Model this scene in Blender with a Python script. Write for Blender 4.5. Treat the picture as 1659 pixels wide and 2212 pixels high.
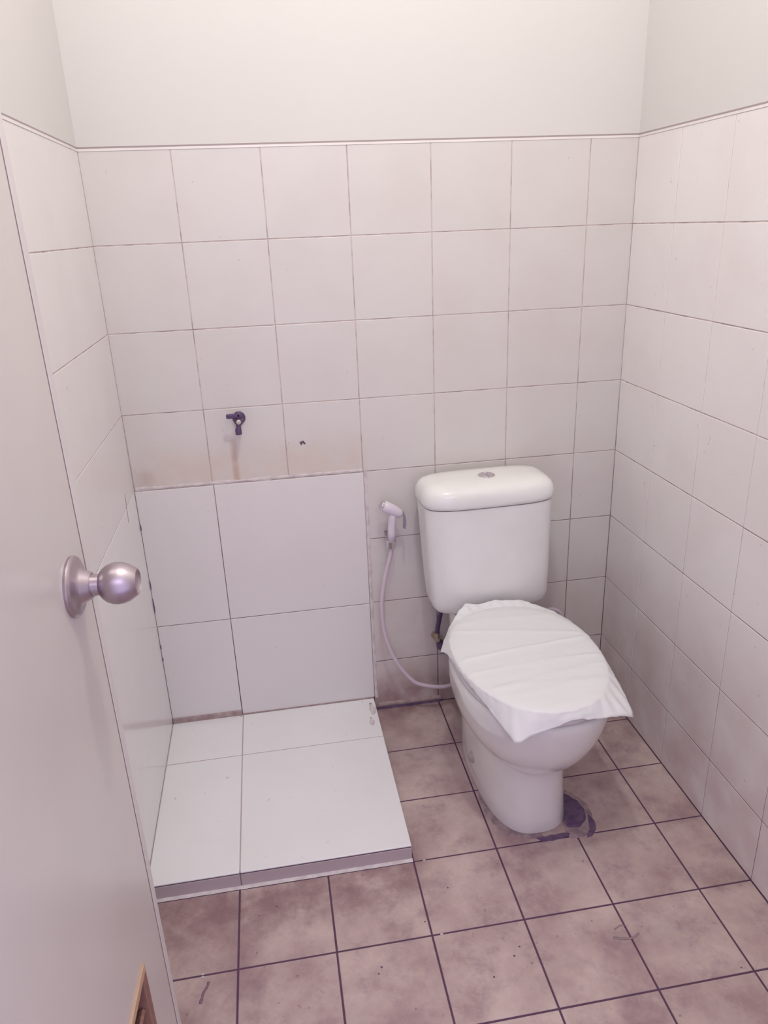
import bpy, bmesh, math, random
from mathutils import Vector, Matrix, Euler, noise
for o in list(bpy.data.objects): bpy.data.objects.remove(o)
SC = bpy.context.scene
COL = SC.collection
random.seed(7)

# ---------------------------------------------------------------- camera
cam_d = bpy.data.cameras.new('camera'); cam = bpy.data.objects.new('camera', cam_d); COL.objects.link(cam)
cam_d.sensor_fit = 'VERTICAL'; cam_d.sensor_height = 36.0; cam_d.sensor_width = 27.0
cam_d.lens = 36.0 * 1611.66 / 2212.0
cam_d.clip_start = 0.02
CR = Vector((0.98623, -0.16093, -0.03807)); CU = Vector((0.0930, 0.3493, 0.93238)); CF = Vector((0.13675, 0.92309, -0.35946))
m = Matrix((( CR.x, CU.x, -CF.x, 0.36981), (CR.y, CU.y, -CF.y, -1.91172), (CR.z, CU.z, -CF.z, 1.38812), (0, 0, 0, 1)))
cam.matrix_world = m
SC.camera = cam

# ---------------------------------------------------------------- world, light, exposure
w = bpy.data.worlds.new('world'); SC.world = w; w.use_nodes = True
w.node_tree.nodes['Background'].inputs[0].default_value = (0.61, 0.55, 0.80, 1)
w.node_tree.nodes['Background'].inputs[1].default_value = 1.7
SC.view_settings.view_transform = 'Standard'
SC.view_settings.look = 'None'
SC.view_settings.gamma = 1.0
SC.view_settings.exposure = 0.02
SC.view_settings.use_curve_mapping = False
LAMP = Vector((0.62, -1.03, 2.55)); LAMP_W = 26.3; LAMP_C = (1.0, 1.01, 0.95)
ld = bpy.data.lights.new('lamp_glow', 'POINT'); ld.energy = LAMP_W; ld.color = LAMP_C; ld.shadow_soft_size = 0.04
lamp_light = bpy.data.objects.new('lamp_glow', ld); COL.objects.link(lamp_light); lamp_light.location = LAMP

FILL_W = 6.5   # added fill light, no known source, outside the doorway behind the camera
hd = bpy.data.lights.new('fill_light', 'AREA'); hd.shape = 'RECTANGLE'; hd.size = 1.2; hd.size_y = 0.6; hd.energy = FILL_W; hd.color = (0.95, 0.88, 1.0)
fill = bpy.data.objects.new('fill_light', hd); COL.objects.link(fill); fill.location = (0.55, -3.1, 2.3); fill.rotation_euler = (math.radians(58), 0, 0)
# ---------------------------------------------------------------- measures
XW = 1.3239                                   # right wall
XS = [0.0, 0.2, 0.4, 0.6, 0.8, 1.0, 1.2, XW]   # joints across
ZF, TH = 0.1668, 0.1998
ZS = [0.0] + [ZF + TH * k for k in range(8)]   # 0 ... 1.5656
ZT = ZS[-1]
YS = [0.0, -0.2076] + [-0.2076 - 0.19703 * k for k in range(1, 11)]
YR = [0.0, -0.2013] + [-0.2013 - 0.19907 * k for k in range(1, 8)]
HC = 2.85
YF = -1.74                                     # inside face of the front wall
PLZ = 0.0425                                   # shower step height
PLY = -0.596

# ---------------------------------------------------------------- materials
def nn(nt, t, **k):
    n = nt.nodes.new(t)
    for a, b in k.items(): setattr(n, a, b)
    return n
def base_mat(name, rough=0.4, color=(0.8, 0.8, 0.8), metal=0.0, spec=0.5):
    mt = bpy.data.materials.new(name); mt.use_nodes = True
    b = mt.node_tree.nodes['Principled BSDF']
    b.inputs['Base Color'].default_value = (*color, 1); b.inputs['Roughness'].default_value = rough
    b.inputs['Metallic'].default_value = metal; b.inputs['Specular IOR Level'].default_value = spec
    return mt, mt.node_tree, b
def noise_fac(nt, scale, detail=4, lo=0.4, hi=0.6, rough=0.55, stretch=(1, 1, 1), space='world', off=(0, 0, 0)):
    mp = nn(nt, 'ShaderNodeMapping'); mp.inputs['Scale'].default_value = stretch; mp.inputs['Location'].default_value = off
    if space == 'world': g = nn(nt, 'ShaderNodeNewGeometry'); nt.links.new(g.outputs['Position'], mp.inputs[0])
    else: g = nn(nt, 'ShaderNodeTexCoord'); nt.links.new(g.outputs['Object'], mp.inputs[0])
    n = nn(nt, 'ShaderNodeTexNoise'); n.inputs['Scale'].default_value = scale; n.inputs['Detail'].default_value = detail
    n.inputs['Roughness'].default_value = rough
    nt.links.new(mp.outputs[0], n.inputs['Vector'])
    r = nn(nt, 'ShaderNodeMapRange'); r.inputs[1].default_value = lo; r.inputs[2].default_value = hi
    nt.links.new(n.outputs['Fac'], r.inputs[0])
    return r.outputs[0]
def zfac(nt, z0, z1):
    g = nn(nt, 'ShaderNodeNewGeometry'); s = nn(nt, 'ShaderNodeSeparateXYZ'); nt.links.new(g.outputs['Position'], s.inputs[0])
    r = nn(nt, 'ShaderNodeMapRange'); r.inputs[1].default_value = z0; r.inputs[2].default_value = z1
    nt.links.new(s.outputs['Z'], r.inputs[0]); return r.outputs[0]
def mul(nt, a, b):
    n = nn(nt, 'ShaderNodeMath', operation='MULTIPLY')
    for i, v in enumerate((a, b)):
        if isinstance(v, (int, float)): n.inputs[i].default_value = v
        else: nt.links.new(v, n.inputs[i])
    n.use_clamp = True
    return n.outputs[0]
def mix(nt, fac, a, b):
    n = nn(nt, 'ShaderNodeMix', data_type='RGBA')
    if isinstance(fac, (int, float)): n.inputs[0].default_value = fac
    else: nt.links.new(fac, n.inputs[0])
    for i, v in ((6, a), (7, b)):
        if isinstance(v, tuple): n.inputs[i].default_value = (*v, 1)
        else: nt.links.new(v, n.inputs[i])
    return n.outputs[2]
def bump(nt, b, fac, strength=0.1, dist=0.002):
    n = nn(nt, 'ShaderNodeBump'); n.inputs['Strength'].default_value = strength; n.inputs['Distance'].default_value = dist
    nt.links.new(fac, n.inputs['Height']); nt.links.new(n.outputs[0], b.inputs['Normal'])
def boxmask(nt, x0, x1, z0, z1, soft, other='Z'):
    """stain with a shape of its own on the back wall (soft-edged box in world x, z)"""
    g = nn(nt, 'ShaderNodeNewGeometry'); s = nn(nt, 'ShaderNodeSeparateXYZ'); nt.links.new(g.outputs['Position'], s.inputs[0])
    out = None
    for ax, lo, hi in (('X', x0, x1), (other, z0, z1)):
        for a, c in ((lo, soft), (hi, -soft)):
            r = nn(nt, 'ShaderNodeMapRange'); r.interpolation_type = 'SMOOTHSTEP'
            r.inputs[1].default_value = a - c; r.inputs[2].default_value = a + c
            if c < 0:
                r.inputs[1].default_value = a + c; r.inputs[2].default_value = a - c
                r.inputs[3].default_value = 1; r.inputs[4].default_value = 0
            nt.links.new(s.outputs[ax], r.inputs[0])
            out = r.outputs[0] if out is None else mul(nt, out, r.outputs[0])
    return out

def tile_material(name, clean, dirty, rough, dirt_amt, low_dirt, spec=0.5, stains=()):
    mt, nt, b = base_mat(name, rough, spec=spec)
    c = mix(nt, mul(nt, noise_fac(nt, 5, 5, 0.42, 0.68), dirt_amt), clean, dirty)
    if low_dirt:
        z = nn(nt, 'ShaderNodeMath', operation='SUBTRACT'); z.inputs[0].default_value = 1.0
        nt.links.new(zfac(nt, 0.05, low_dirt), z.inputs[1])
        f = mul(nt, z.outputs[0], noise_fac(nt, 9, 6, 0.25, 0.75))
        c = mix(nt, mul(nt, f, 0.9), c, dirty)
    for (x0, x1, z0, z1, soft, col, amt) in stains:
        f = mul(nt, mul(nt, boxmask(nt, x0, x1, z0, z1, soft), noise_fac(nt, 14, 4, 0.2, 0.6)), amt)
        c = mix(nt, f, c, col)
    sp = noise_fac(nt, 60, 3, 0.71, 0.78)
    c = mix(nt, mul(nt, sp, 0.5), c, tuple(v * 0.5 for v in dirty))
    nt.links.new(c, b.inputs['Base Color'])
    bump(nt, b, noise_fac(nt, 14, 2, 0, 1), 0.12, 0.002)
    return mt
M = {}
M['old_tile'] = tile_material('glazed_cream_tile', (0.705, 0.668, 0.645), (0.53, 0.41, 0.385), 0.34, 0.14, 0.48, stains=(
    (0.03, 0.60, 0.75, 0.86, 0.045, (0.66, 0.50, 0.38), 0.42),
    (0.257, 0.272, 0.765, 0.885, 0.006, (0.46, 0.25, 0.18), 0.75),
    (0.60, 0.85, -0.05, 0.10, 0.05, (0.33, 0.20, 0.19), 0.85),
    (0.0, 0.05, 0.77, 0.82, 0.02, (0.45, 0.30, 0.25), 0.4)))
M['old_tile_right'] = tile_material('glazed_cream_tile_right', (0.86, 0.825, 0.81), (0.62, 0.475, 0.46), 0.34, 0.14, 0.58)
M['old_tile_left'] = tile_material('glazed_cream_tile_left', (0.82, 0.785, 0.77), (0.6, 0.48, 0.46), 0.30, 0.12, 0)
M['new_tile'] = tile_material('glazed_white_large_tile', (0.78, 0.745, 0.74), (0.72, 0.675, 0.665), 0.34, 0.2, 0)
M['left_tile'] = tile_material('polished_large_tile', (0.88, 0.85, 0.84), (0.8, 0.76, 0.74), 0.12, 0.2, 0)
M['step_tile'] = tile_material('polished_white_step_tile', (0.85, 0.845, 0.86), (0.77, 0.73, 0.70), 0.3, 0.25, 0)
M['riser_tile'] = tile_material('shaded_riser_tile', (0.54, 0.46, 0.47), (0.48, 0.40, 0.41), 0.35, 0.3, 0)  # shade on the riser face painted in as darker grey

def floor_material():
    mt, nt, b = base_mat('worn_unglazed_floor_tile', 0.55, spec=0.35)
    big = noise_fac(nt, 6.5, 7, 0.36, 0.66, 0.66)
    c = mix(nt, big, (0.62, 0.49, 0.455), (0.40, 0.275, 0.28))
    c = mix(nt, mul(nt, noise_fac(nt, 11, 7, 0.50, 0.70, 0.7, off=(3, 1, 0)), 0.55), c, (0.235, 0.145, 0.185))
    c = mix(nt, mul(nt, noise_fac(nt, 7, 4, 0.55, 0.75, off=(9, 4, 0)), 0.6), c, (0.56, 0.46, 0.44))
    for (x0, x1, y0, y1, soft, amt) in ((-0.1, 0.62, -0.72, -0.55, 0.07, 0.85), (0.60, 0.80, -0.06, 0.05, 0.03, 0.9), (0.60, 0.74, -0.20, 0.05, 0.05, 0.4), (0.0, 0.25, -1.0, -0.6, 0.06, 0.45), (1.20, 1.33, -0.30, 0.0, 0.05, 0.5), (1.22, 1.33, -0.82, -0.76, 0.03, 0.6)):
        f = mul(nt, mul(nt, boxmask(nt, x0, x1, y0, y1, soft, 'Y'), noise_fac(nt, 16, 6, 0.30, 0.62, 0.65)), amt)
        c = mix(nt, f, c, (0.26, 0.155, 0.165))
    c = mix(nt, mul(nt, noise_fac(nt, 45, 4, 0.66, 0.76, 0.6), 0.75), c, (0.12, 0.065, 0.11))
    nt.links.new(c, b.inputs['Base Color'])
    bump(nt, b, noise_fac(nt, 60, 5, 0, 1), 0.12, 0.002)
    return mt
M['floor_tile'] = floor_material()
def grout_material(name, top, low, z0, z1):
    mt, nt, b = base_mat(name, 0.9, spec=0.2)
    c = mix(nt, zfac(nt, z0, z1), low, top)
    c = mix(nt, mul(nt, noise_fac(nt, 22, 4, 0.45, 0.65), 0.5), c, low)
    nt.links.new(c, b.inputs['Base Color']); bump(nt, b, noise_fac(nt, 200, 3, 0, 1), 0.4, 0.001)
    return mt
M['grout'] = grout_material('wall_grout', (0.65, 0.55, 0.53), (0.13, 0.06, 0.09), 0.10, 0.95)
M['joint_light'] = None
M['floor_grout'] = grout_material('floor_grout', (0.125, 0.07, 0.115), (0.12, 0.065, 0.11), 0, 1)
def plaster():
    mt, nt, b = base_mat('painted_plaster', 0.75, (0.88, 0.85, 0.835), spec=0.25)
    nt.links.new(mix(nt, noise_fac(nt, 3, 4, 0.3, 0.7), (0.715, 0.684, 0.664), (0.70, 0.669, 0.651)), b.inputs['Base Color'])
    bump(nt, b, noise_fac(nt, 25, 4, 0, 1), 0.12, 0.002); return mt
M['plaster'] = plaster()
def mortar(name, a, c2):
    mt, nt, b = base_mat(name, 0.9, spec=0.2)
    nt.links.new(mix(nt, noise_fac(nt, 40, 6, 0.4, 0.62), a, c2), b.inputs['Base Color'])
    bump(nt, b, noise_fac(nt, 90, 5, 0, 1), 0.5, 0.003); return mt
M['mortar'] = mortar('white_cement', (0.74, 0.68, 0.68), (0.62, 0.54, 0.54))
M['cement'] = mortar('dirty_cement', (0.42, 0.325, 0.33), (0.28, 0.195, 0.225))
M['mould'] = mortar('dark_mould', (0.13, 0.08, 0.165), (0.20, 0.13, 0.20))
def simple(name, col, rough, metal=0.0, col2=None, scale=8, spec=0.5, bstr=0.0):
    mt, nt, b = base_mat(name, rough, col, metal, spec)
    nt.links.new(mix(nt, noise_fac(nt, scale, 4, 0.35, 0.65, space='object'), col, col2 or tuple(v * 0.95 for v in col)), b.inputs['Base Color'])
    if bstr: bump(nt, b, noise_fac(nt, scale * 4, 3, 0, 1, space='object'), bstr, 0.001)
    return mt
M['ceramic'] = simple('white_glazed_ceramic', (0.86, 0.85, 0.83), 0.12)
M['ceramic'].node_tree.nodes['Principled BSDF'].inputs['Coat Weight'].default_value = 0.3
M['seat'] = simple('white_seat_plastic', (0.78, 0.74, 0.75), 0.28)
M['scuff_soft'] = simple('soft_scuff', (0.33, 0.235, 0.26), 0.7)
M['scuff'] = simple('scuff', (0.22, 0.14, 0.18), 0.7)
M['chrome'] = simple('chrome', (0.72, 0.68, 0.72), 0.16, 1.0)
M['brushed'] = simple('brushed_steel', (0.53, 0.46, 0.50), 0.36, 1.0, (0.47, 0.40, 0.45), 20)
M['white_plastic'] = simple('lilac_white_plastic', (0.73, 0.66, 0.74), 0.3)
M['hose'] = simple('lilac_white_hose', (0.66, 0.55, 0.63), 0.42)
M['dark_tap'] = simple('dark_tarnished_metal', (0.075, 0.045, 0.13), 0.4, 0.25, (0.12, 0.07, 0.15))
M['brass'] = simple('tarnished_brass', (0.42, 0.33, 0.24), 0.5, 0.4)
M['tap_nub'] = simple('pale_tap_stem', (0.62, 0.55, 0.50), 0.4, 0.3)
M['cap'] = simple('grey_bolt_cap', (0.48, 0.41, 0.41), 0.35)
M['print'] = simple('grey_print', (0.52, 0.49, 0.48), 0.5)
M['door'] = simple('painted_door', (0.68, 0.635, 0.60), 0.24, 0, (0.645, 0.595, 0.565), 3, 0.5, 0.05)
M['door_edge'] = simple('painted_door_lipping', (0.72, 0.68, 0.665), 0.4)
M['joint_light'] = simple('greyish_joint', (0.50, 0.41, 0.42), 0.9)
M['seam'] = simple('top_seam', (0.40, 0.33, 0.335), 0.9)
M['lit_cap'] = simple('lit_glazed_cap', (0.86, 0.80, 0.79), 0.25)  # pale tone paints the light caught by the glazed tile edge
M['trigger'] = simple('grey_lilac_plastic', (0.33, 0.26, 0.33), 0.35, 0.3)
M['brown_cement'] = simple('brown_cement', (0.47, 0.37, 0.355), 0.9, 0, (0.34, 0.24, 0.25), 40, 0.2, 0.6)
M['door_joint'] = simple('brown_door_joint', (0.27, 0.19, 0.21), 0.9)
M['joint'] = simple('joint_dirt_and_shade', (0.15, 0.09, 0.13), 0.9)
def wood(name, a, b2, sc=(2, 2, 30)):
    mt, nt, b = base_mat(name, 0.6, spec=0.3)
    nt.links.new(mix(nt, noise_fac(nt, 6, 6, 0.35, 0.65, stretch=sc, space='object'), a, b2), b.inputs['Base Color']); return mt
M['lit_wood'] = wood('lit_bare_wood', (0.62, 0.42, 0.28), (0.52, 0.34, 0.23), (1, 3, 30))  # light on the vent's top rail painted in as paler wood
M['shaded_wood'] = wood('shaded_bare_wood', (0.34, 0.185, 0.14), (0.22, 0.11, 0.10), (8, 30, 2))  # shade on the vent's sides and slats painted in as brown
M['core'] = wood('door_core_wood', (0.42, 0.26, 0.20), (0.32, 0.19, 0.15))
def sheet():
    mt, nt, b = base_mat('thin_white_sheet', 0.38, (0.93, 0.93, 0.94), spec=0.4)
    t = nn(nt, 'ShaderNodeBsdfTranslucent'); t.inputs[0].default_value = (0.85, 0.82, 0.86, 1)
    mx = nn(nt, 'ShaderNodeMixShader'); mx.inputs[0].default_value = 0.18
    out = nt.nodes['Material Output']
    nt.links.new(b.outputs[0], mx.inputs[1]); nt.links.new(t.outputs[0], mx.inputs[2]); nt.links.new(mx.outputs[0], out.inputs[0])
    bump(nt, b, noise_fac(nt, 40, 4, 0, 1, stretch=(0.4, 1.6, 1), space='object'), 0.25, 0.002)
    return mt
M['sheet'] = sheet()

# ---------------------------------------------------------------- helpers
def link_mesh(name, me, parent=None, kind=None, label=None):
    o = bpy.data.objects.new(name, me); COL.objects.link(o)
    if parent: o.parent = parent
    if kind: o['kind'] = kind
    if label: o['label'] = label
    return o
def obj(name, bm, mat, parent=None, smooth=False, kind=None, label=None, auto=None):
    bmesh.ops.recalc_face_normals(bm, faces=bm.faces)
    me = bpy.data.meshes.new(name); bm.to_mesh(me); bm.free()
    if mat: me.materials.append(mat)
    if smooth:
        for p in me.polygons: p.use_smooth = True
        if auto:
            try: me.set_sharp_from_angle(angle=math.radians(auto))
            except Exception: pass
    return link_mesh(name, me, parent, kind, label)
def thing(name, label, cat, loc=(0, 0, 0), rot=(0, 0, 0), group=None):
    o = bpy.data.objects.new(name, None); COL.objects.link(o); o.location = loc; o.rotation_euler = rot
    o.empty_display_size = 0.05; o['label'] = label; o['category'] = cat
    if group: o['group'] = group
    return o
def tag(o, label, cat):
    o['label'] = label; o['category'] = cat; return o
def box(bm, x0, x1, y0, y1, z0, z1, bev=0.0, seg=2):
    r = bmesh.ops.create_cube(bm, size=1.0)
    vs = r['verts']
    for v in vs:
        v.co = Vector(((x0 + x1) / 2 + v.co.x * (x1 - x0), (y0 + y1) / 2 + v.co.y * (y1 - y0), (z0 + z1) / 2 + v.co.z * (z1 - z0)))
    if bev:
        es = list({e for v in vs for e in v.link_edges})
        bmesh.ops.bevel(bm, geom=es, offset=bev, segments=seg, affect='EDGES', profile=0.5)
    return bm
def loft(bm, rings, close_a=True, close_b=True):
    vr = [[bm.verts.new(p) for p in r] for r in rings]
    n = len(vr[0])
    for a, b in zip(vr, vr[1:]):
        for i in range(n): bm.faces.new((a[i], a[(i + 1) % n], b[(i + 1) % n], b[i]))
    if close_a: bm.faces.new(vr[0])
    if close_b: bm.faces.new(vr[-1])
    return vr
def catmull(pts, n=8):
    P = [Vector(p) for p in pts]; P = [2 * P[0] - P[1]] + P + [2 * P[-1] - P[-2]]
    out = []
    for i in range(1, len(P) - 2):
        for k in range(n):
            t = k / n
            out.append(0.5 * ((2 * P[i]) + (-P[i - 1] + P[i + 1]) * t + (2 * P[i - 1] - 5 * P[i] + 4 * P[i + 1] - P[i + 2]) * t * t + (-P[i - 1] + 3 * P[i] - 3 * P[i + 1] + P[i + 2]) * t ** 3))
    out.append(P[-2]); return out
def tube(bm, pts, rad, n=14):
    pts = [Vector(p) for p in pts]; up = Vector((0, 0, 1)); rings = []
    prev = None
    for i, p in enumerate(pts):
        d = (pts[min(i + 1, len(pts) - 1)] - pts[max(i - 1, 0)]).normalized()
        if prev is None:
            a = d.cross(up if abs(d.z) < 0.9 else Vector((1, 0, 0))).normalized()
        else:
            a = (prev - d * prev.dot(d)).normalized()
        prev = a; b = d.cross(a)
        r = rad[i] if isinstance(rad, (list, tuple)) else rad
        rings.append([p + (a * math.cos(2 * math.pi * k / n) + b * math.sin(2 * math.pi * k / n)) * r for k in range(n)])
    loft(bm, rings); return bm
def lathe(bm, prof, origin, axis, n=40):
    """prof: (distance along axis, radius)"""
    axis = Vector(axis).normalized(); origin = Vector(origin)
    a = axis.cross(Vector((0, 0, 1)) if abs(axis.z) < 0.9 else Vector((1, 0, 0))).normalized(); b = axis.cross(a)
    rings = [[origin + axis * h + (a * math.cos(2 * math.pi * k / n) + b * math.sin(2 * math.pi * k / n)) * max(r, 1e-4) for k in range(n)] for h, r in prof]
    loft(bm, rings); return bm

# ---------------------------------------------------------------- tiles
TT = 0.008
_tile_cache = {}
def tile_mesh(w_, h_, mat, bev=0.0010, tt=TT):
    key = (round(w_, 3), round(h_, 3), mat.name, tt)
    if key in _tile_cache: return _tile_cache[key]
    bm = bmesh.new(); rings = []
    for ins, z in ((0, -tt), (0, -bev), (bev * 0.35, -bev * 0.35), (bev, 0)):
        a, b = w_ / 2 - ins, h_ / 2 - ins
        rings.append([Vector((-a, -b, z)), Vector((a, -b, z)), Vector((a, b, z)), Vector((-a, b, z))])
    loft(bm, rings)
    bmesh.ops.recalc_face_normals(bm, faces=bm.faces)
    me = bpy.data.meshes.new('tile'); bm.to_mesh(me); bm.free(); me.materials.append(mat)
    _tile_cache[key] = me; return me
FR = {   # local tile frame (x, y, normal) per surface
    'back': (Vector((1, 0, 0)), Vector((0, 0, 1)), Vector((0, -1, 0))),
    'right': (Vector((0, -1, 0)), Vector((0, 0, 1)), Vector((-1, 0, 0))),
    'left': (Vector((0, 1, 0)), Vector((0, 0, 1)), Vector((1, 0, 0))),
    'floor': (Vector((1, 0, 0)), Vector((0, 1, 0)), Vector((0, 0, 1))),
    'riser': (Vector((1, 0, 0)), Vector((0, 0, 1)), Vector((0, -1, 0))),
}
def put_tile(face, parent, u0, u1, v0, v1, plane, mat, gap, jitter=0.0014, proud=0.0003, tt=TT):
    X, Y, Z = FR[face]
    gu, gv = gap if isinstance(gap, tuple) else (gap, gap)
    w_, h_ = abs(u1 - u0) - gu, abs(v1 - v0) - gv
    uc, vc = (u0 + u1) / 2, (v0 + v1) / 2
    if face in ('back', 'riser'): c = Vector((uc, plane, vc))
    elif face in ('right', 'left'): c = Vector((plane, uc, vc))
    else: c = Vector((uc, vc, plane))
    o = bpy.data.objects.new('tile', tile_mesh(w_, h_, mat, tt=tt)); COL.objects.link(o)
    rot = Matrix((X, Y, Z)).transposed() @ Euler((random.uniform(-jitter, jitter), random.uniform(-jitter, jitter), random.uniform(-.0012, .0012))).to_matrix()
    o.matrix_world = Matrix.Translation(c + Z * random.uniform(0, proud)) @ rot.to_4x4()
    o.parent = parent
    return o
GD = 0.0009   # grout plane below tile faces

# ---------------------------------------------------------------- shell
bm = bmesh.new(); box(bm, -0.15, XW + 0.15, -2.6, 0.15, -0.1, -GD)
floor = obj('floor', bm, M['floor_grout'], kind='structure')
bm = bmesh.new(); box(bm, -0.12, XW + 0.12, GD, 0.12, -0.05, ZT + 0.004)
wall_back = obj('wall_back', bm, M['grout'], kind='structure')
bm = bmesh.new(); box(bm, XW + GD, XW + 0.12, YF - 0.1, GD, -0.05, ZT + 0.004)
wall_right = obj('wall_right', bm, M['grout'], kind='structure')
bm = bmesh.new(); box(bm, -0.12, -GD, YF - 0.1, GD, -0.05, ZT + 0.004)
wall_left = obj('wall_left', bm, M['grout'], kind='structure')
PLO = 0.0035
for nm, par, b in (('back', wall_back, (-0.12, XW + 0.12, PLO - 0.0035, 0.12)), ('right', wall_right, (XW - 0.0, XW + 0.12, YF - 0.1, 0.0)), ('left', wall_left, (-0.12, 0.0, YF - 0.1, 0.0))):
    bm = bmesh.new(); box(bm, b[0], b[1], b[2], b[3], ZT + 0.0073, HC)
    obj('plaster', bm, M['plaster'], par, label='painted white plaster above the tiles')
bm = bmesh.new()
box(bm, -0.12, 0.03, YF - 0.1, YF, 0, HC); box(bm, 0.84, XW + 0.12, YF - 0.1, YF, 0, HC); box(bm, 0.03, 0.84, YF - 0.1, YF, 2.1, HC)
wall_front = obj('wall_front', bm, M['plaster'], kind='structure')
bm = bmesh.new(); box(bm, -0.12, XW + 0.12, YF - 0.1, 0.12, HC, HC + 0.1)
ceiling = obj('ceiling', bm, M['plaster'], kind='structure')

# back wall tiles
G = 0.0021
for i in range(7):
    for j in range(8):
        if i < 3 and j < 4: continue            # the re-tiled patch
        z1 = ZS[j + 1]; z0 = ZS[j]
        cl = 0.0012 if j >= 5 else 0.0
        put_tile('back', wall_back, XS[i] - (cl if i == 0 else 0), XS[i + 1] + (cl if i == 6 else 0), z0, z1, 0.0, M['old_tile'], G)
ZP = [PLZ + 0.0015, 0.365, ZS[4] - 0.001]
for (x0, x1) in ((0.0, 0.2022), (0.2022, 0.6012)):
    for (z0, z1) in ((ZP[0], ZP[1]), (ZP[1], ZP[2])):
        put_tile('back', wall_back, x0, x1, z0, z1, -0.002, M['new_tile'], 0.0020, jitter=0.0006)
# right wall tiles
for i in range(8):
    for j in range(8):
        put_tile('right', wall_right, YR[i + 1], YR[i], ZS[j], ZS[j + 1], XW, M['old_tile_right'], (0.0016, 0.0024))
# left wall tiles: small ones above, large polished ones below
for i in range(8):
    a, b = -0.60 * (i + 1), -0.60 * i
    if i < 3:
        put_tile('left', wall_left, max(a, YF), b, PLZ + 0.001 if i == 0 else 0.0, ZS[4] - 0.0002, 0.0, M['left_tile'], 0.0012, jitter=0.0)
    for j in range(4, 8):
        if i < 4: put_tile('left', wall_left, max(-0.598 * (i + 1), YF - 0.05) if i < 3 else YF, -0.598 * i, ZS[j], ZS[j + 1], 0.0, M['old_tile_left'], G, jitter=0.0006) if i < 3 else None
# floor tiles
for i in range(7):
    for j in range(11):
        y1, y0 = YS[j], YS[j + 1]
        if i < 3 and j < 3: continue            # under the shower step
        put_tile('floor', floor, XS[i], XS[i + 1], y0, y1, 0.0, M['floor_tile'], 0.0040, jitter=0.002, proud=0.0005)

# cement smears along the patch (uneven, modelled)
def smear(pts, mat, parent, name, label=None):
    """pts: list of (x, z, half width, y)"""
    bm = bmesh.new(); top = []; bot = []
    for x, z, wd, y in pts:
        top.append(bm.verts.new((x, y, z + wd))); bot.append(bm.verts.new((x, y, z - wd)))
    mid = [bm.verts.new((x, y - 0.0022, z)) for x, z, wd, y in pts]
    for a, b_ in ((top, mid), (mid, bot)):
        for k in range(len(pts) - 1): bm.faces.new((a[k], a[k + 1], b_[k + 1], b_[k]))
    return obj(name, bm, mat, parent, smooth=True, label=label)
pts = []
for k in range(121):
    x = 0.004 + k * 0.595 / 120
    wd = 0.0045 + 0.004 * noise.noise(Vector((x * 16, 0, 3))) + 0.002 * noise.noise(Vector((x * 60, 0, 5)))
    pts.append((x, ZS[4] + 0.0045, max(wd, 0.002), -0.0003))
smear(pts, M['mortar'], wall_back, 'cement_smear', 'white cement smeared above the large tiles')
bm = bmesh.new(); L_, R_, C_ = [], [], []
for k in range(141):
    z = 0.04 + k * (ZS[4] - 0.035) / 140
    wd = 0.0085 + 0.003 * noise.noise(Vector((z * 14, 2, 3))) + 0.0012 * noise.noise(Vector((z * 60, 7, 5)))
    L_.append(bm.verts.new((0.6022, -0.0004, z))); C_.append(bm.verts.new((0.6022 + wd * 0.4, -0.0028, z))); R_.append(bm.verts.new((0.6022 + wd, -0.0004, z)))
for a, b_ in ((L_, C_), (C_, R_)):
    for k in range(140): bm.faces.new((a[k], a[k + 1], b_[k + 1], b_[k]))
obj('cement_strip', bm, M['mortar'], wall_back, smooth=True, label='narrow cement strip down the right edge of the large tiles')
# lumpy cement at the foot of the old tiles by the hose
bm = bmesh.new(); rows = []
for k in range(91):
    x = 0.612 + k * 0.195 / 90
    n1 = 0.0035 * noise.noise(Vector((x * 24, 1, 1))) + 0.0012 * noise.noise(Vector((x * 90, 1, 4)))
    rows.append([Vector((x, -0.0004, 0.021 + n1)), Vector((x, -0.0040, 0.018 + n1)), Vector((x, -0.0060, 0.010 + n1)), Vector((x, -0.0030, 0.0065)), Vector((x, -0.0022, 0.0))])
vr = [[bm.verts.new(p) for p in r] for r in rows]
for a, b_ in zip(vr, vr[1:]):
    for q in range(4): bm.faces.new((a[q], a[q + 1], b_[q + 1], b_[q]))
obj('cement_fillet', bm, M['brown_cement'], wall_back, smooth=True, label='dirty brown cement fillet at the foot of the wall')
bm = bmesh.new(); box(bm, 0.600, 0.81, -0.0085, -0.0004, 0.0, 0.0048, 0.001)
obj('gap_line', bm, M['mould'], wall_back, label='black gap at the foot of the wall')
# black mould spots in the joint between left wall and patch
for z, h_ in ((0.665, 0.010), (0.495, 0.015), (0.43, 0.024), (0.30, 0.008), (0.26, 0.006)):
    bm = bmesh.new(); bmesh.ops.create_icosphere(bm, subdivisions=2, radius=1)
    for v in bm.verts: v.co = Vector((0.0014 + v.co.x * 0.0020, -0.0022 + v.co.y * 0.0014, z + v.co.z * h_ * (1 + 0.2 * noise.noise(v.co * 3))))
    obj('mould_spot', bm, M['mould'], wall_back, smooth=True)
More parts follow.
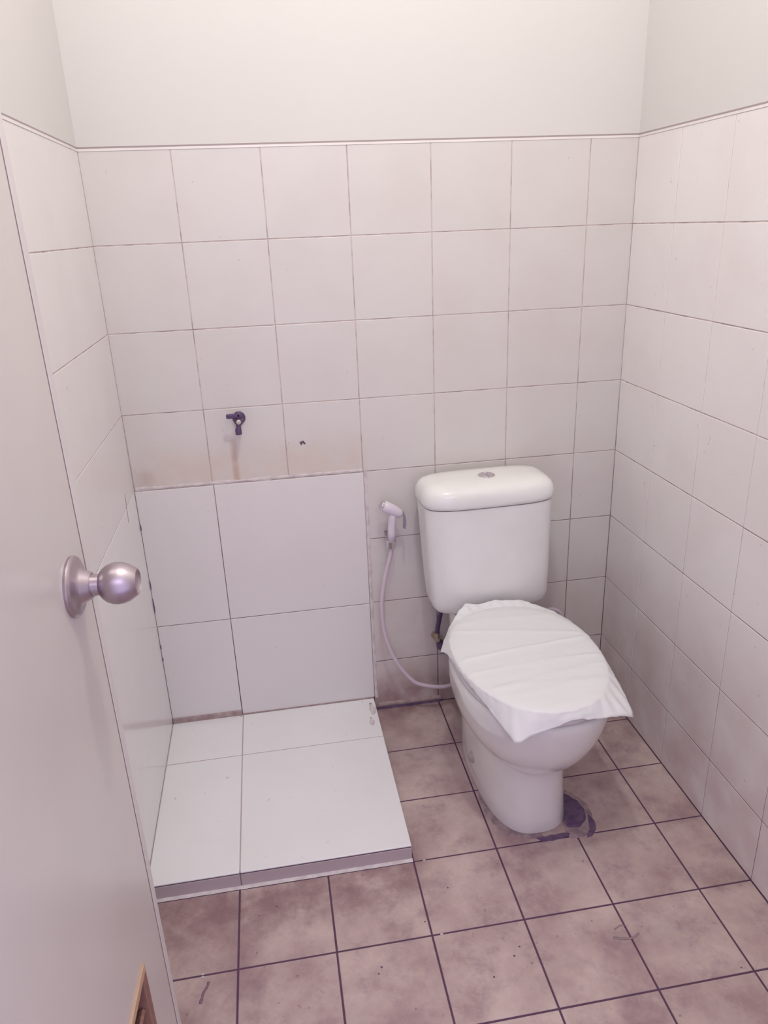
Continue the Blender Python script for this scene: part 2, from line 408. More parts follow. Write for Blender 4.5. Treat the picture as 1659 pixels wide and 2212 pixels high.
# chip on the fourth row, white scratch
bm = bmesh.new()
vs = [bm.verts.new((x, -0.0005, z)) for x, z in ((0.436, 0.862), (0.446, 0.866), (0.452, 0.858), (0.449, 0.855), (0.444, 0.860), (0.440, 0.853))]
bm.faces.new(vs); r = bmesh.ops.extrude_face_region(bm, geom=bm.faces[:])
for v in [g for g in r['geom'] if isinstance(g, bmesh.types.BMVert)]: v.co.y -= 0.0006
obj('chip', bm, M['joint'], wall_back, label='small dark chip in an old tile')
bm = bmesh.new()
cp = [Vector((0.0, -0.120 - 0.012 * t, 0.80 - 0.07 * t)) for t in [0, 0.4, 0.8, 1.0]]
tube(bm, [p + Vector((0.0003, 0, 0)) for p in cp], 0.0006, 5); obj('crack', bm, M['joint'], wall_left, label='hairline crack in the left wall')

# cap strip and seam along the top of the tiling
for par, (ax, lo, hi) in ((wall_back, ('x', 0.0, XW)), (wall_right, ('yr', YF, 0.0)), (wall_left, ('yl', YF, 0.0))):
    for nm, z0, z1, pr_, mt in (('lit_cap_strip', ZT - 0.0016, ZT + 0.0035, 0.0012, M['lit_cap']), ('seam', ZT + 0.0035, ZT + 0.0075, -0.0002, M['seam'])):
        bm = bmesh.new()
        if ax == 'x': box(bm, lo, hi, -pr_, 0.004, z0, z1)
        elif ax == 'yr': box(bm, XW - pr_, XW + 0.004, lo, hi, z0, z1)
        else: box(bm, -0.004, pr_, lo, hi, z0, z1)
        obj(nm, bm, mt, par)

# ---------------------------------------------------------------- shower step
bm = bmesh.new(); box(bm, -0.0008, 0.597, PLY + 0.006, -0.0035, 0.0, PLZ - 0.0005)
step = obj('shower_step', bm, M['joint_light'])
tag(step, 'low raised shower step of large white tiles in the left corner below the wall tap', 'step')
for (x0, x1) in ((0.0, 0.2042), (0.2042, 0.5985)):
    for (y0, y1, dz) in ((-0.1885, -0.004, 0.0), (PLY, -0.1885, 0.0)):
        put_tile('floor', step, x0, x1, y0, y1, PLZ, M['step_tile'], 0.0024, jitter=0.0005, tt=0.003)
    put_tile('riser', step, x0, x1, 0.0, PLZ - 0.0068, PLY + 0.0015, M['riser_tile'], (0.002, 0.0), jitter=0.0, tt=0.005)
bm = bmesh.new(); box(bm, 0.0015, 0.597, PLY + 0.0022, PLY + 0.0065, PLZ - 0.0075, PLZ - 0.0028)
obj('gap_line', bm, M['joint'], step, label='dark strip as shade in the gap under the front edge of the step tiles')  # dark fill stands in for shade under the overhanging tiles
bm = bmesh.new(); box(bm, 0.0015, 0.2022, -0.007, -0.0005, PLZ - 0.001, PLZ + 0.0165, 0.002); box(bm, 0.2022, 0.598, -0.0045, -0.0005, PLZ - 0.001, PLZ + 0.003, 0.001)
obj('cement_fillet', bm, M['brown_cement'], step, label='dirty cement fillet where the step meets the wall')
# right flank of the step is a cut tile edge
bm = bmesh.new(); box(bm, 0.5962, 0.5984, PLY + 0.006, -0.006, 0.0, PLZ - 0.006, 0.0005)
obj('side_trim', bm, M['step_tile'], step, label='white tiled side of the step')
bm = bmesh.new(); a_, b_, c_ = [], [], []
for k in range(121):
    x = 0.002 + k * 0.597 / 120
    wd = 0.003 + 0.0022 * noise.noise(Vector((x * 40, 4, 3)))
    a_.append(bm.verts.new((x, PLY + 0.002, 0.0034))); b_.append(bm.verts.new((x, PLY - 0.0025 - wd * 0.3, 0.0016))); c_.append(bm.verts.new((x, PLY - 0.0050 - wd * 0.4, 0.0001)))
for p_, q_ in ((a_, b_), (b_, c_)):
    for k in range(120): bm.faces.new((p_[k], p_[k + 1], q_[k + 1], q_[k]))
obj('cement_line', bm, M['mortar'], step, smooth=True, label='thin white cement line at the foot of the step')
# cement smear lumps on the step's back right corner and small crumbs
for (x, y, rx, ry) in ((0.585, -0.06, 0.010, 0.028), (0.575, -0.12, 0.007, 0.018), (0.20, -0.008, 0.006, 0.006)):
    bm = bmesh.new(); bmesh.ops.create_icosphere(bm, subdivisions=3, radius=1)
    for v in bm.verts:
        k = 1 + 0.5 * noise.noise(v.co * 2.3 + Vector((x * 40, 0, 0)))
        v.co = Vector((x + v.co.x * rx * k, y + v.co.y * ry * k, PLZ + v.co.z * 0.0007))
    obj('cement_smear', bm, M['mortar'], step, smooth=True)

# ---------------------------------------------------------------- floor dirt round the pedestal
def blob(name, pts, mat, h, parent, amp=0.006, seed=0, label=None, sub=8):
    """irregular raised crust with the outline pts (closed)"""
    P = catmull([pts[-1]] + list(pts) + [pts[0]], sub)[sub:-1]
    c = sum(P, Vector()) / len(P)
    bm = bmesh.new(); rings = []
    for f, z in ((1.0, 0.0), (0.97, h * 0.8), (0.8, h), (0.45, h * 0.9), (0.1, h)):
        rr = []
        for k, p in enumerate(P):
            d = p - c; q = c + d * f
            n1 = noise.noise(Vector((q.x * 60, q.y * 60, seed)))
            q = q + d.normalized() * amp * n1 * f
            rr.append(Vector((q.x, q.y, z + (h * 0.5 * n1 if z else 0))))
        rings.append(rr)
    loft(bm, rings, False, True)
    return obj(name, bm, mat, parent, smooth=True, label=label)
blob('cement_crust', [(1.00, -0.44, 0), (1.035, -0.455, 0), (1.062, -0.50, 0), (1.060, -0.56, 0), (1.028, -0.603, 0), (0.98, -0.60, 0), (0.99, -0.52, 0)], M['cement'], 0.0018, floor, 0.004, 3, 'dirty cement crust beside the pedestal')
blob('dark_hole', [(1.005, -0.462, 0), (1.030, -0.470, 0), (1.048, -0.505, 0), (1.046, -0.553, 0), (1.010, -0.580, 0), (0.985, -0.565, 0), (1.00, -0.51, 0)], M['mould'], 0.0030, floor, 0.004, 9, 'dark mouldy patch to the right of the pedestal')
blob('mould_crust', [(0.895, -0.590, 0), (0.93, -0.592, 0), (0.965, -0.589, 0), (0.985, -0.597, 0), (0.95, -0.607, 0), (0.915, -0.603, 0)], M['mould'], 0.0030, floor, 0.007, 15, 'dark mould crust in front of the pedestal')
blob('mould_crust', [(1.052, -0.545, 0), (1.060, -0.57, 0), (1.044, -0.603, 0), (1.022, -0.612, 0), (1.036, -0.59, 0)], M['mould'], 0.0028, floor, 0.004, 21)
blob('cement_crust', [(0.805, -0.43, 0), (0.83, -0.42, 0), (0.86, -0.55, 0), (0.92, -0.585, 0), (0.90, -0.592, 0), (0.84, -0.57, 0), (0.81, -0.51, 0)], M['cement'], 0.0018, floor, 0.004, 33, 'thin cement smear at the left of the pedestal')
# scuffs and specks on the floor
def scuff(pts, rad, mat):
    bm = bmesh.new(); P = catmull(pts, 6)
    tube(bm, P, [rad * (0.5 + 0.7 * abs(noise.noise(p * 90))) for p in P], 6)
    for v in bm.verts: v.co.z = 0.0004 + (v.co.z) * 0.25
    obj('scuff_mark', bm, mat, floor, smooth=True)
scuff([(0.143, -0.815, 0.001), (0.140, -0.826, 0.001), (0.134, -0.836, 0.001), (0.131, -0.850, 0.001), (0.129, -0.858, 0.001)], 0.0040, M['scuff'])
scuff([(0.965, -0.875, 0.001), (0.985, -0.882, 0.001), (1.005, -0.883, 0.001), (1.02, -0.876, 0.001)], 0.0034, M['scuff_soft'])
scuff([(0.975, -0.858, 0.001), (0.99, -0.852, 0.001), (1.00, -0.853, 0.001)], 0.0024, M['scuff_soft'])
for k in range(26):
    x, y = random.uniform(0.1, 1.28), random.uniform(-1.0, -0.62)
    r_ = random.uniform(0.0010, 0.0026)
    bm = bmesh.new(); bmesh.ops.create_icosphere(bm, subdivisions=1, radius=r_)
    for v in bm.verts: v.co = Vector((x + v.co.x, y + v.co.y * 0.8, 0.0008 + v.co.z * 0.25))
    obj('speck', bm, M['mould'], floor, smooth=True)
for (x, y) in ((0.13, -0.803), (0.13, -0.797), (0.625, -0.603), (0.62, -0.80)):
    bm = bmesh.new(); bmesh.ops.create_icosphere(bm, subdivisions=1, radius=0.0035)
    for v in bm.verts: v.co = Vector((x + v.co.x * 1.2, y + v.co.y * 0.7, 0.0008 + v.co.z * 0.4))
    obj('cement_crumb', bm, M['mortar'], floor, smooth=True)

# ---------------------------------------------------------------- toilet
def egg(n, hw, yc, lf, lb, z, ef=2.0, eb=2.3, xc=0.0):
    out = []
    for k in range(n):
        t = 2 * math.pi * k / n; c, s = math.cos(t), math.sin(t)
        e = ef if s < 0 else eb
        x = hw * math.copysign(abs(c) ** (2 / e), c); y = (lf if s < 0 else lb) * math.copysign(abs(s) ** (2 / e), s)
        out.append(Vector((xc + x, yc + y, z)))
    return out
T = thing('toilet', 'white ceramic close-coupled toilet with cistern in the right corner on the stained floor', 'toilet', (0.903, 0, 0), (0, 0, math.radians(1.5)))
NB = 96
bm = bmesh.new(); rings = []
secs = [  # z, half width, yc, front, back, tilt, exponent
    (0.000, .1035, -.36, .217, .245, 0, 2.7), (0.004, .1045, -.36, .2185, .246, 0, 2.7), (0.04, .1025, -.36, .215, .245, 0, 2.6), (0.09, .1020, -.36, .211, .245, .03, 2.5), (0.140, .1015, -.362, .205, .245, .10, 2.4),
    (0.164, .1015, -.363, .203, .245, .14, 2.3), (0.173, .1050, -.365, .2065, .244, .15, 2.2), (0.184, .1145, -.372, .214, .240, .15, 2.15), (0.202, .1300, -.385, .222, .236, .14, 2.15), (0.228, .1460, -.40, .2315, .232, .12, 2.15),
    (0.26, .1590, -.414, .240, .226, .09, 2.15), (0.30, .1690, -.428, .246, .215, .05, 2.15), (0.34, .1750, -.438, .2485, .207, .02, 2.15), (0.368, .1770, -.443, .2490, .203, .0, 2.15), (0.380, .1772, -.444, .249, .203, 0, 2.15),
    (0.3875, .1752, -.444, .2470, .201, 0, 2.15), (0.391, .170, -.444, .242, .196, 0, 2.15), (0.391, .150, -.444, .222, .18, 0, 2.1), (0.386, .138, -.444, .208, .17, 0, 2), (0.36, .128, -.444, .196, .16, 0, 2),
    (0.28, .105, -.44, .16, .14, 0, 2), (0.20, .06, -.42, .10, .09, 0, 2), (0.19, .03, -.41, .05, .05, 0, 2)]
for z, hw, yc, lf, lb, tl, ex in secs:
    r = egg(NB, hw, yc, lf, lb, z, ex, 2.6, 0.003 if z > 0.2 else 0.001)
    for v in r: v.z += tl * (v.y + 0.58) * 0.75 if v.y > -0.58 else 0
    rings.append(r)
loft(bm, rings)
obj('bowl', bm, M['ceramic'], T, smooth=True, label='white ceramic bowl on its pedestal')
# rear deck that carries the cistern
bm = bmesh.new(); rings = []
for z, s_ in ((0.27, 0.80), (0.30, 0.92), (0.325, 1.0), (0.388, 1.0), (0.391, 0.985), (0.3925, 0.96)):
    rings.append(egg(64, 0.098 * s_, -0.172, 0.11 * s_, 0.105 * s_, z, 5, 5))
loft(bm, rings); obj('rear_deck', bm, M['ceramic'], T, smooth=True, auto=50)
# soil outlet behind the pedestal
bm = bmesh.new(); tube(bm, catmull([(0, -0.16, 0.22), (0, -0.10, 0.20), (0, -0.075, 0.14), (0, -0.075, 0.06), (0, -0.075, 0.0)], 6), 0.05, 24)
obj('outlet_pipe', bm, M['dark_tap'], T, smooth=True, label='dark outlet pipe behind the bowl')
# cistern
def rrect(n, hx, hy, yc, z, e, xc=0.0):
    out = []
    for k in range(n):
        t = 2 * math.pi * (k + 0.5) / n; c, s = math.cos(t), math.sin(t)
        out.append(Vector((xc + hx * math.copysign(abs(c) ** (2 / e), c), yc + hy * math.copysign(abs(s) ** (2 / e), s), z)))
    return out
bm = bmesh.new(); rings = []
for z, hx, hy, yc, xo in ((0.3925, .124, .045, -.108, .010), (0.394, .143, .060, -.108, .010), (0.400, .1540, .071, -.108, .010), (0.413, .1615, .0765, -.108, .010), (0.433, .1650, .0805, -.108, .010), (0.50, .1685, .0840, -.109, .007), (0.60, .1710, .0870, -.110, .003),
                     (0.69, .1735, .0900, -.111, -.0), (0.7050, .1737, .0902, -.111, -.0)):
    rings.append(rrect(128, hx, hy, yc, z, 4.2, xo))
loft(bm, rings); obj('cistern', bm, M['ceramic'], T, smooth=True, auto=60)
bm = bmesh.new(); rings = []
for z, hx, hy in ((0.7075, .163, .082), (0.7075, .1750, .0915), (0.7085, .1772, .0930), (0.717, .1788, .0940), (0.729, .1786, .0938), (0.741, .1760, .0915), (0.751, .1705, .0860), (0.7585, .161, .077), (0.7635, .146, .062), (0.7662, .118, .042), (0.7670, .06, .02)):
    rings.append(rrect(128, hx, hy, -0.111, z, 4.0))
loft(bm, rings); lid = obj('cistern_lid', bm, M['ceramic'], T, smooth=True, auto=80)
bt = Vector((0.003, -0.122, 0.7660))
bm = bmesh.new(); lathe(bm, [(0, .0225), (0.0022, .0225), (0.0030, .0215), (0.0030, .0195), (0.0018, .0190)], bt, (0, 0, 1), 48)
btn = obj('flush_button', bm, M['chrome'], lid, smooth=True, auto=30, label='round chrome dual flush button')
for sgn in (-1, 1):
    bm = bmesh.new(); R0 = 0.0186; pts = []
    for k in range(25):
        a = -math.pi / 2 + math.pi * k / 24
        pts.append(Vector((sgn * (0.0008 + R0 * math.cos(a) * 0.97), R0 * math.sin(a), 0)))
    if sgn > 0: pts = [Vector((p.x, p.y, 0)) for p in pts]
    rr = [[bt + Vector((p.x * f + sgn * 0.0005, p.y * f, z)) for p in pts] for f, z in ((1, 0.001), (1, 0.0030), (0.93, 0.0038))]
    loft(bm, rr); obj('button_half', bm, M['chrome'], lid)
bm = bmesh.new()
for k in range(5): box(bm, 0.012 + k * 0.0042, 0.0150 + k * 0.0042, -0.1505, -0.1480, 0.7655, 0.76615)
obj('printed_mark', bm, M['print'], lid, label='faint tiny grey mark in front of the button')
# seat ring and lid
bm = bmesh.new()
outer0 = egg(NB, .1755, -.442, .249, .208, 0, 2.1, 2.6)
def seat_ring(prof, open_=True):
    rr = []
    for f, z in prof: rr.append(egg(NB, .1690 - f, -.442, .249 - f, .208 - f, z, 2.15, 2.2, -0.003))
    return rr
rr = seat_ring([(0.003, .3945), (0.0, .398), (0.0, .405), (0.004, .4095), (0.03, .4115), (0.055, .409), (0.06, .401), (0.055, .3945)])
vr = loft(bm, rr, False, False)
n = NB
for i in range(n): bm.faces.new((vr[-1][i], vr[-1][(i + 1) % n], vr[0][(i + 1) % n], vr[0][i]))
obj('seat', bm, M['seat'], T, smooth=True)
bm = bmesh.new()
loft(bm, seat_ring([(0.02, .4125), (0.001, .4130), (-0.001, .4170), (-0.0005, .4240), (0.004, .4295), (0.012, .4325), (0.03, .4345), (0.08, .4365), (0.15, .4375)]))
obj('seat_lid', bm, M['seat'], T, smooth=True)
for sx in (-0.07, 0.07):
    bm = bmesh.new(); box(bm, sx - 0.018, sx + 0.018, -0.246, -0.222, 0.402, 0.424, 0.004)
    obj('hinge', bm, M['seat'], T)
for sx, lab in ((-1, 'grey round bolt cap on the left side of the pedestal'), (1, None)):
    bm = bmesh.new(); lathe(bm, [(-0.012, .0150), (0.003, .0150), (0.0075, .0135), (0.0105, .0085), (0.012, .0)], (0.001 + sx * 0.1000, -0.352, 0.066), (sx, -0.55, 0.15), 28)
    obj('bolt_cap', bm, M['cap'], T, smooth=True, label=lab)

# ---------------------------------------------------------------- thin sheet over the lid
bd = [  # boundary control points, local to the toilet: x, y, z  (counter-clockwise from the right side)
    (0.171, -0.40, 0.424), (0.163, -0.33, 0.425), (0.138, -0.272, 0.428), (0.104, -0.240, 0.433), (0.078, -0.215, 0.437), (0.050, -0.214, 0.441), (0.0, -0.207, 0.444), (-0.045, -0.213, 0.440), (-0.080, -0.212, 0.448), (-0.108, -0.236, 0.438),
    (-0.140, -0.275, 0.424), (-0.168, -0.320, 0.412), (-0.186, -0.355, 0.402), (-0.179, -0.385, 0.415), (-0.177, -0.44, 0.420), (-0.173, -0.50, 0.421), (-0.161, -0.56, 0.418), (-0.147, -0.605, 0.407), (-0.131, -0.652, 0.388), (-0.119, -0.695, 0.378), (-0.110, -0.699, 0.378),
    (-0.088, -0.698, 0.388), (-0.060, -0.699, 0.398), (-0.030, -0.701, 0.406), (-0.008, -0.702, 0.415), (0.015, -0.702, 0.418), (0.040, -0.700, 0.412), (0.070, -0.696, 0.406), (0.105, -0.690, 0.400), (0.135, -0.684, 0.392), (0.154, -0.680, 0.383), (0.159, -0.670, 0.384),
    (0.162, -0.620, 0.403), (0.166, -0.56, 0.415), (0.170, -0.49, 0.422)]
Cn = Vector((0, -0.44, 0))
ang = [math.atan2(p[1] + 0.44, p[0]) for p in bd]
def bd_at(a):
    best = None
    for k in range(len(bd)):
        a0, a1 = ang[k], ang[(k + 1) % len(bd)]
        d = (a1 - a0 + math.pi) % (2 * math.pi) - math.pi
        e = (a - a0 + math.pi) % (2 * math.pi) - math.pi
        if d > 1e-6 and -1e-9 <= e <= d + 1e-9:
            t = e / d; p, q = Vector(bd[k]), Vector(bd[(k + 1) % len(bd)])
            # ray / segment intersection
            px, py, qx, qy = p.x, p.y + 0.44, q.x, q.y + 0.44
            c, s = math.cos(a), math.sin(a)
            den = (qx - px) * s - (qy - py) * c
            u = (py * c - px * s) / den if abs(den) > 1e-9 else t
            return p.lerp(q, max(0, min(1, u)))
    return Vector(bd[0])
def lid_r(a):   # radius of lid outline in direction a
    c, s = math.cos(a), math.sin(a)
    lo, hi = 0, 0.4
    for _ in range(24):
        mid = (lo + hi) / 2; x, y = abs(mid * c + 0.003) / 0.1715, mid * s + 0.44 - 0.442 + 0.002
        if s < 0: v = x ** 2.1 + (abs(y) / 0.252) ** 2.1
        else: v = x ** 2.2 + (abs(y) / 0.211) ** 2.2
        if v < 1: lo = mid
        else: hi = mid
    return lo
creases = [  # point, direction, height, width on the sheet top
    (0.0, -0.445, 0.10, .0024, .006), (-0.02, -0.515, 0.03, .0020, .005), (0.05, -0.560, 0.16, .0024, .006), (-0.03, -0.47, 0.13, -.0006, .010),
    (0.03, -0.375, -0.28, .0016, .007), (0.0, -0.61, 0.10, .0018, .006), (-0.05, -0.59, -0.1, .0014, .006), (0.0, -0.30, -0.05, .0014, .008), (0.05, -0.66, 0.2, .0012, .006)]
def wrinkle(x, y):
    h = 0
    for cx, cy, sl, hh, wd in creases:
        yy = cy + (x - cx) * sl + 0.006 * noise.noise(Vector((x * 14, cy * 9, 0)))
        env = 0.5 + 0.5 * noise.noise(Vector((x * 9 + cy * 31, 2, 0)))
        h += hh * math.exp(-((y - yy) / wd) ** 2) * 1.5 * max(0.15, env + 0.3)
    h += 0.0007 * noise.noise(Vector((x * 30, y * 45, 1)))
    return h
bm = bmesh.new(); NA = 288; rings = []
TOPZ = 0.4402
fr = [0.02, 0.06, 0.1, .14, .18, .22, .26, .30, .34, .38, .42, .46, .5, .54, .58, .62, .66, .70, .74, .78, .82, .86, .90, .935, .96, .98, 1.0]
fl = [0.06, 0.14, 0.25, 0.37, 0.5, 0.63, 0.76, 0.88, 1.0]
allr = []
for f in fr:
    rr = []
    for k in range(NA):
        a = 2 * math.pi * k / NA; R = lid_r(a); x, y = f * R * math.cos(a), -0.44 + f * R * math.sin(a)
        e = max(0, (f - 0.86) / 0.14)
        rr.append(Vector((x, y, TOPZ - 0.0028 * f * f + wrinkle(x, y) * (1 - e * 0.7) - 0.0045 * e ** 2.2)))
    allr.append(rr)
for t in fl:
    rr = []
    for k in range(NA):
        a = 2 * math.pi * k / NA; R = lid_r(a); p0 = allr[len(fr) - 1][k]; q = bd_at(a)
        rq = math.hypot(q.x, q.y + 0.44); L = max(rq - R, 0)
        # short flaps fall steeply, long flaps (the corners) slope and flute
        p = p0.lerp(q, t)
        steep = 1 - min(1, L / 0.05)
        zz = p0.z + (q.z - p0.z) * (t * (1 - 0.35 * steep) + 0.35 * steep * math.sin(t * math.pi / 2))
        flute = 0.0028 * math.sin(a * 46 + 3 * noise.noise(Vector((a * 5, 0, 0)))) * math.sin(math.pi * min(1, t)) * min(1, L / 0.03)
        flute += 0.0020 * noise.noise(Vector((a * 22, t * 1.5, 4))) * t
        out = Vector((math.cos(a), math.sin(a), 0)) * (0.0018 * noise.noise(Vector((a * 14, t * 2, 9))) + 0.0012 * math.sin(math.pi * t))
        rr.append(Vector((p.x, p.y, zz + flute)) + out)
    allr.append(rr)
# small return hem under the edge so that the sheet has thickness
rr = [Vector((p.x * 0.9985, -0.44 + (p.y + 0.44) * 0.9985, p.z - 0.0008)) for p in allr[-1]]
vr = loft(bm, allr, True, False)
sheet_o = obj('plastic_cover', bm, M['sheet'], None, smooth=True)
sheet_o.location = (0.903, 0, 0); sheet_o.rotation_euler = (0, 0, math.radians(1.5))
tag(sheet_o, 'thin wrinkled white sheet wrapped over the closed toilet seat, two corners hanging in front', 'cover')
sd = sheet_o.modifiers.new('thick', 'SOLIDIFY'); sd.thickness = 0.0005; sd.offset = 1.0

# ---------------------------------------------------------------- hand bidet sprayer on the back wall
S = thing('bidet_sprayer', 'white hand bidet sprayer with a hose hanging on the wall left of the toilet', 'sprayer', (0.6625, 0, 0.55))
def SP(x, y, z): return Vector((x - 0.6625, y, z - 0.55))
hd0, hd1 = SP(0.643, -0.052, 0.6835), SP(0.694, -0.050, 0.6510)
ax = (hd1 - hd0).normalized()
bm = bmesh.new(); lathe(bm, [(0.0, .0125), (0.002, .0150), (0.020, .0158), (0.040, .0152), (0.054, .0130), (0.060, .0095), (0.062, .003)], hd0, ax, 32)
obj('spray_head', bm, M['white_plastic'], S, smooth=True, auto=50)
bm = bmesh.new(); lathe(bm, [(-0.006, .0095), (-0.006, .0120), (-0.002, .0130), (0.0015, .0130), (0.0025, .011)], hd0, ax, 32)
nz = obj('nozzle_ring', bm, M['chrome'], S, smooth=True, auto=40, label='chrome ring on the spray nozzle')
bm = bmesh.new(); tube(bm, [SP(0.6700, -0.050, 0.6640), SP(0.6680, -0.050, 0.645), SP(0.6655, -0.050, 0.62), SP(0.6642, -0.050, 0.60), SP(0.6635, -0.050, 0.578)], [0.0125, 0.0116, 0.0110, 0.0110, 0.0114], 24)
obj('handle', bm, M['white_plastic'], S, smooth=True)
bm = bmesh.new(); bx_ = catmull([SP(0.6965, -0.050, 0.6600), SP(0.7005, -0.052, 0.645), SP(0.7012, -0.053, 0.63), SP(0.6995, -0.054, 0.6125)], 5)
rr = [[p + Vector((a, b, 0)) for a, b in ((-.0030, -.0065), (.0030, -.0065), (.0030, .0065), (-.0030, .0065))] for p in bx_]
loft(bm, rr); obj('trigger', bm, M['trigger'], S, label='grey trigger lever')
bm = bmesh.new(); lathe(bm, [(0, .0085), (0.001, .0124), (0.020, .0138), (0.023, .0122), (0.024, .0085)], SP(0.6615, -0.050, 0.5555), (0.06, 0, 1), 8)
obj('coupling', bm, M['chrome'], S, label='faceted chrome hose coupling')
bm = bmesh.new(); box(bm, -0.0125, 0.0125, -0.004, 0.0, 0.012, 0.040, 0.0015); box(bm, -0.0125, -0.0105, -0.050, -0.002, 0.016, 0.0340, 0.0006); box(bm, 0.0115, 0.0135, -0.050, -0.002, 0.016, 0.0340, 0.0006)
obj('holder', bm, M['chrome'], S, label='chrome wall holder')
hp = [(0.6615, -0.050, 0.557), (0.6585, -0.050, 0.535), (0.649, -0.050, 0.500), (0.6385, -0.050, 0.456), (0.631, -0.050, 0.410), (0.6285, -0.050, 0.372), (0.630, -0.050, 0.320), (0.638, -0.050, 0.271), (0.656, -0.052, 0.212), (0.683, -0.055, 0.160), (0.716, -0.058, 0.118), (0.750, -0.060, 0.102), (0.785, -0.060, 0.092), (0.823, -0.050, 0.085),
      (0.87, -0.022, 0.09), (0.93, -0.0165, 0.095), (1.00, -0.0165, 0.10), (1.08, -0.022, 0.12), (1.14, -0.032, 0.16), (1.176, -0.036, 0.215), (1.180, -0.036, 0.255), (1.163, -0.036, 0.287), (1.135, -0.036, 0.298), (1.105, -0.036, 0.290), (1.08, -0.036, 0.27)]
bm = bmesh.new(); tube(bm, [SP(*p) for p in catmull(hp, 8)], 0.0060, 14)
obj('hose', bm, M['hose'], S, smooth=True, label='lilac white hose looping down behind the toilet')

# stop valve between the wall and the cistern (left of the bowl)
V = thing('stop_valve', 'small tarnished stop valve with a dark tube on the wall behind the bowl', 'valve', (0.7925, 0, 0.236))
bm = bmesh.new(); lathe(bm, [(0, .013), (0.003, .012), (0.004, .007), (0.035, .007), (0.036, .005)], (0, -0.001, 0), (0, -1, 0), 24); obj('valve_body', bm, M['brass'], V, smooth=True, auto=40)
bm = bmesh.new(); lathe(bm, [(0, .0085), (0.016, .0085), (0.017, .006)], (0, -0.028, 0.006), (0, 0, 1), 6); obj('nut', bm, M['brass'], V)
bm = bmesh.new(); tube(bm, catmull([(0, -0.028, 0.02), (0.004, -0.034, 0.06), (0.010, -0.045, 0.11), (0.012, -0.055, 0.150)], 6), 0.0065, 12); obj('supply_tube', bm, M['dark_tap'], V, smooth=True, label='dark blue supply tube up to the cistern')
bm = bmesh.new(); lathe(bm, [(0, .006), (0.006, .013), (0.024, .013), (0.028, .008)], (0.010, -0.022, -0.008), (0.1, -0.2, -1), 16)
obj('valve_knob', bm, M['dark_tap'], V, smooth=True, auto=40, label='dark valve knob')

# ---------------------------------------------------------------- small wall tap
F = thing('wall_tap', 'small dark tap with a side lever on the old tiles above the large tiles', 'tap', (0.287, 0, 0.940))
bm = bmesh.new(); lathe(bm, [(0, .0165), (0.002, .0165), (0.005, .0150), (0.006, .0115)], (0, -0.0008, 0), (0, -1, 0), 32)
obj('flange', bm, M['dark_tap'], F, smooth=True, auto=40)
bm = bmesh.new(); lathe(bm, [(0, .0085), (0.020, .0085), (0.022, .0110), (0.036, .0110), (0.038, .0085), (0.0400, .006)], (0, -0.004, 0), (0, -1, 0), 28)
obj('tap_body', bm, M['dark_tap'], F, smooth=True, auto=40)
bm = bmesh.new(); lathe(bm, [(0, .0060), (0.004, .0060), (0.0055, .004)], (0, -0.043, -0.001), (0, -1, 0), 20)
obj('stem_end', bm, M['tap_nub'], F, smooth=True, auto=40, label='pale worn stem end')
bm = bmesh.new(); tube(bm, [(-0.001, -0.036, -0.006), (-0.002, -0.038, -0.016), (-0.003, -0.038, -0.022), (-0.003, -0.038, -0.034)], [0.0060, 0.0062, 0.0080, 0.0080], 18)
obj('spout', bm, M['dark_tap'], F, smooth=True, auto=40)
bm = bmesh.new(); box(bm, -0.0295, 0.0055, -0.046, -0.038, 0.0085, 0.0205, 0.0030); box(bm, -0.005, 0.010, -0.046, -0.028, 0.0085, 0.0235, 0.004)
obj('lever', bm, M['dark_tap'], F, label='dark lever pointing left')

# ---------------------------------------------------------------- open door
DA = math.radians(3.0)
DD = Vector((math.sin(DA), math.cos(DA), 0)); DN = Vector((math.cos(DA), -math.sin(DA), 0))
S0 = Vector((0.113, -1.052, 0.0))
# door local frame: x along hinge -> free edge (DD), y = -normal, z up ; face at local y = 0
Dm = Matrix(((DD.x, -DN.x, 0, S0.x), (DD.y, -DN.y, 0, S0.y), (0, 0, 1, 0), (0, 0, 0, 1)))
def dpart(name, bm, mat, label=None, **k):
    bm.transform(Dm); return obj(name, bm, mat, door, label=label, **k)
s0, s1, s2 = -0.62, 0.0605, 0.080
vz0, vz1, vs0, vs1 = 0.10, 0.404, -0.50, -0.034
bm = bmesh.new(); zb, ztp = 0.012, 2.04
# core with a rectangular opening (four boxes)
for b in ((s0, vs0, zb, ztp), (vs1, s1, zb, ztp), (vs0, vs1, zb, vz0), (vs0, vs1, vz1, ztp)):
    box(bm, b[0], b[1], 0.0, 0.035, b[2], b[3])
bmesh.ops.remove_doubles(bm, verts=bm.verts, dist=1e-5)
bm.transform(Dm); door = obj('door_1', bm, M['door'], kind='structure')
door['label'] = 'cream painted door standing open along the left wall'
bm = bmesh.new(); box(bm, s1 + 0.0044, s2 + 0.003, -0.0002, 0.035, zb, ztp, 0.0012); dpart('edge_lipping', bm, M['door_edge'], 'pale strip along the free edge')
bm = bmesh.new(); box(bm, s1 - 0.0002, s1 + 0.0046, 0.0003, 0.034, zb + 0.001, ztp - 0.001); dpart('edge_joint', bm, M['door_joint'])
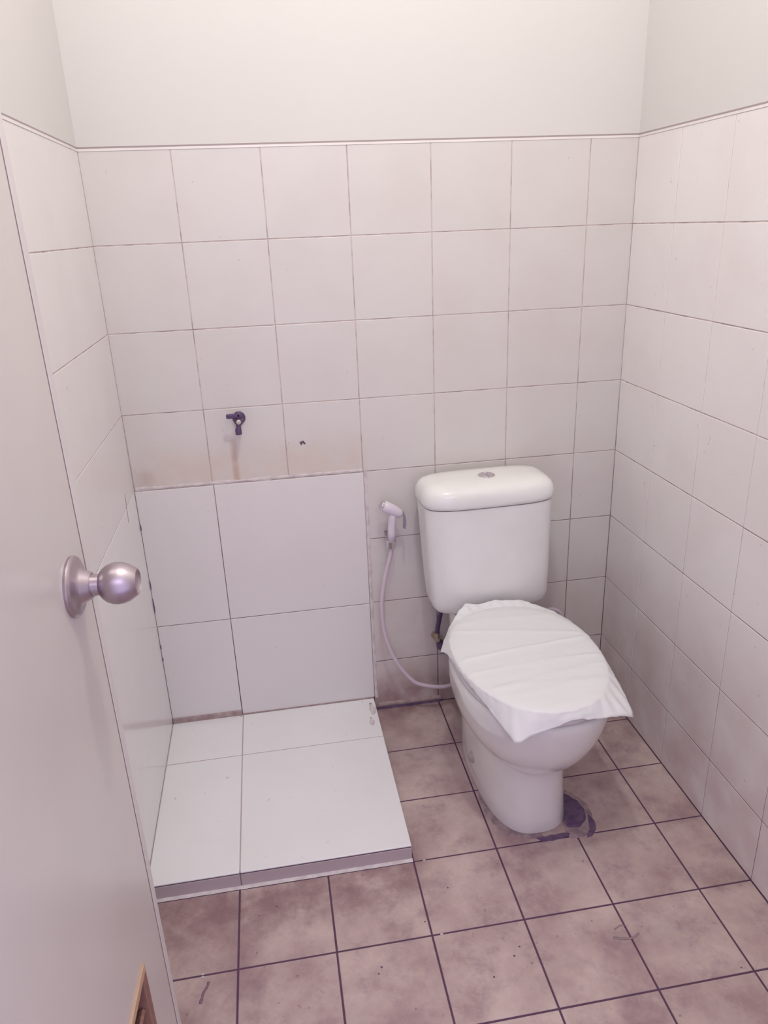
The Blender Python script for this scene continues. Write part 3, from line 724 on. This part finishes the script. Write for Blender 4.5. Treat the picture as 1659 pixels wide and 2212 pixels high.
# vent opening low in the door: frame members and slats
bm = bmesh.new(); box(bm, vs0, vs1, -0.0035, 0.036, vz1 - 0.013, vz1, 0.0006); dpart('vent_rail', bm, M['lit_wood'], 'bare wood top rail of the door vent, coloured pale as lit')
bm = bmesh.new(); box(bm, vs0, vs1, -0.0035, 0.036, vz0, vz0 + 0.013, 0.0006); dpart('vent_rail', bm, M['lit_wood'])
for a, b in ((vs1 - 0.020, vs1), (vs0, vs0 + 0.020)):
    bm = bmesh.new(); box(bm, a, b, -0.0030, 0.036, vz0 + 0.013, vz1 - 0.013, 0.0006); dpart('vent_stile', bm, M['shaded_wood'], 'wood side of the door vent, coloured brown as shaded')
nsl = 7
for k in range(nsl):
    z = vz1 - 0.040 - k * 0.038
    bm = bmesh.new(); box(bm, vs0 + 0.021, vs1 - 0.021, -0.019, 0.019, -0.003, 0.003, 0.0006)
    bm.transform(Matrix.Translation((0, 0.018, z)) @ Matrix.Rotation(math.radians(-38), 4, 'X')); dpart('vent_slat', bm, M['shaded_wood'])
# knob
kc = Vector((0.004, 0, 0.993))
def klathe(name, prof, mat, par, label=None, auto=35):
    bm = bmesh.new(); lathe(bm, prof, kc, (0, -1, 0), 64); bm.transform(Dm); return obj(name, bm, mat, par, smooth=True, auto=auto, label=label)
rose = klathe('door_knob', [(0.0, .0375), (0.003, .0380), (0.0055, .0365), (0.0075, .033), (0.0095, .024), (0.013, .0205), (0.022, .0165), (0.0235, .0150), (0.0235, .0135), (0.033, .0130)], M['brushed'], door, 'brushed steel door knob')
klathe('knob_ball', [(0.032, .012), (0.0325, .0145), (0.036, .0190), (0.041, .0228), (0.047, .0252), (0.053, .0259), (0.060, .0252), (0.067, .0228), (0.073, .0190), (0.0765, .0165), (0.0775, .0155), (0.0765, .0148), (0.0735, .0120), (0.0725, .006), (0.0722, .0)], M['brushed'], rose, auto=60)

# ---------------------------------------------------------------- ceiling lamp (out of the frame)
Lm = thing('ceiling_lamp', 'round white ceiling lamp base above the middle of the room', 'lamp', (LAMP.x, LAMP.y, HC))
bm = bmesh.new(); lathe(bm, [(0, .07), (0.02, .07), (0.035, .055), (0.05, .03), (0.10, .022), (0.11, .02)], (0, 0, 0), (0, 0, -1), 32)
obj('lamp_base', bm, M['white_plastic'], Lm, smooth=True, auto=40)
lamp_light.parent = Lm; lamp_light.location = (0, 0, LAMP.z - HC)
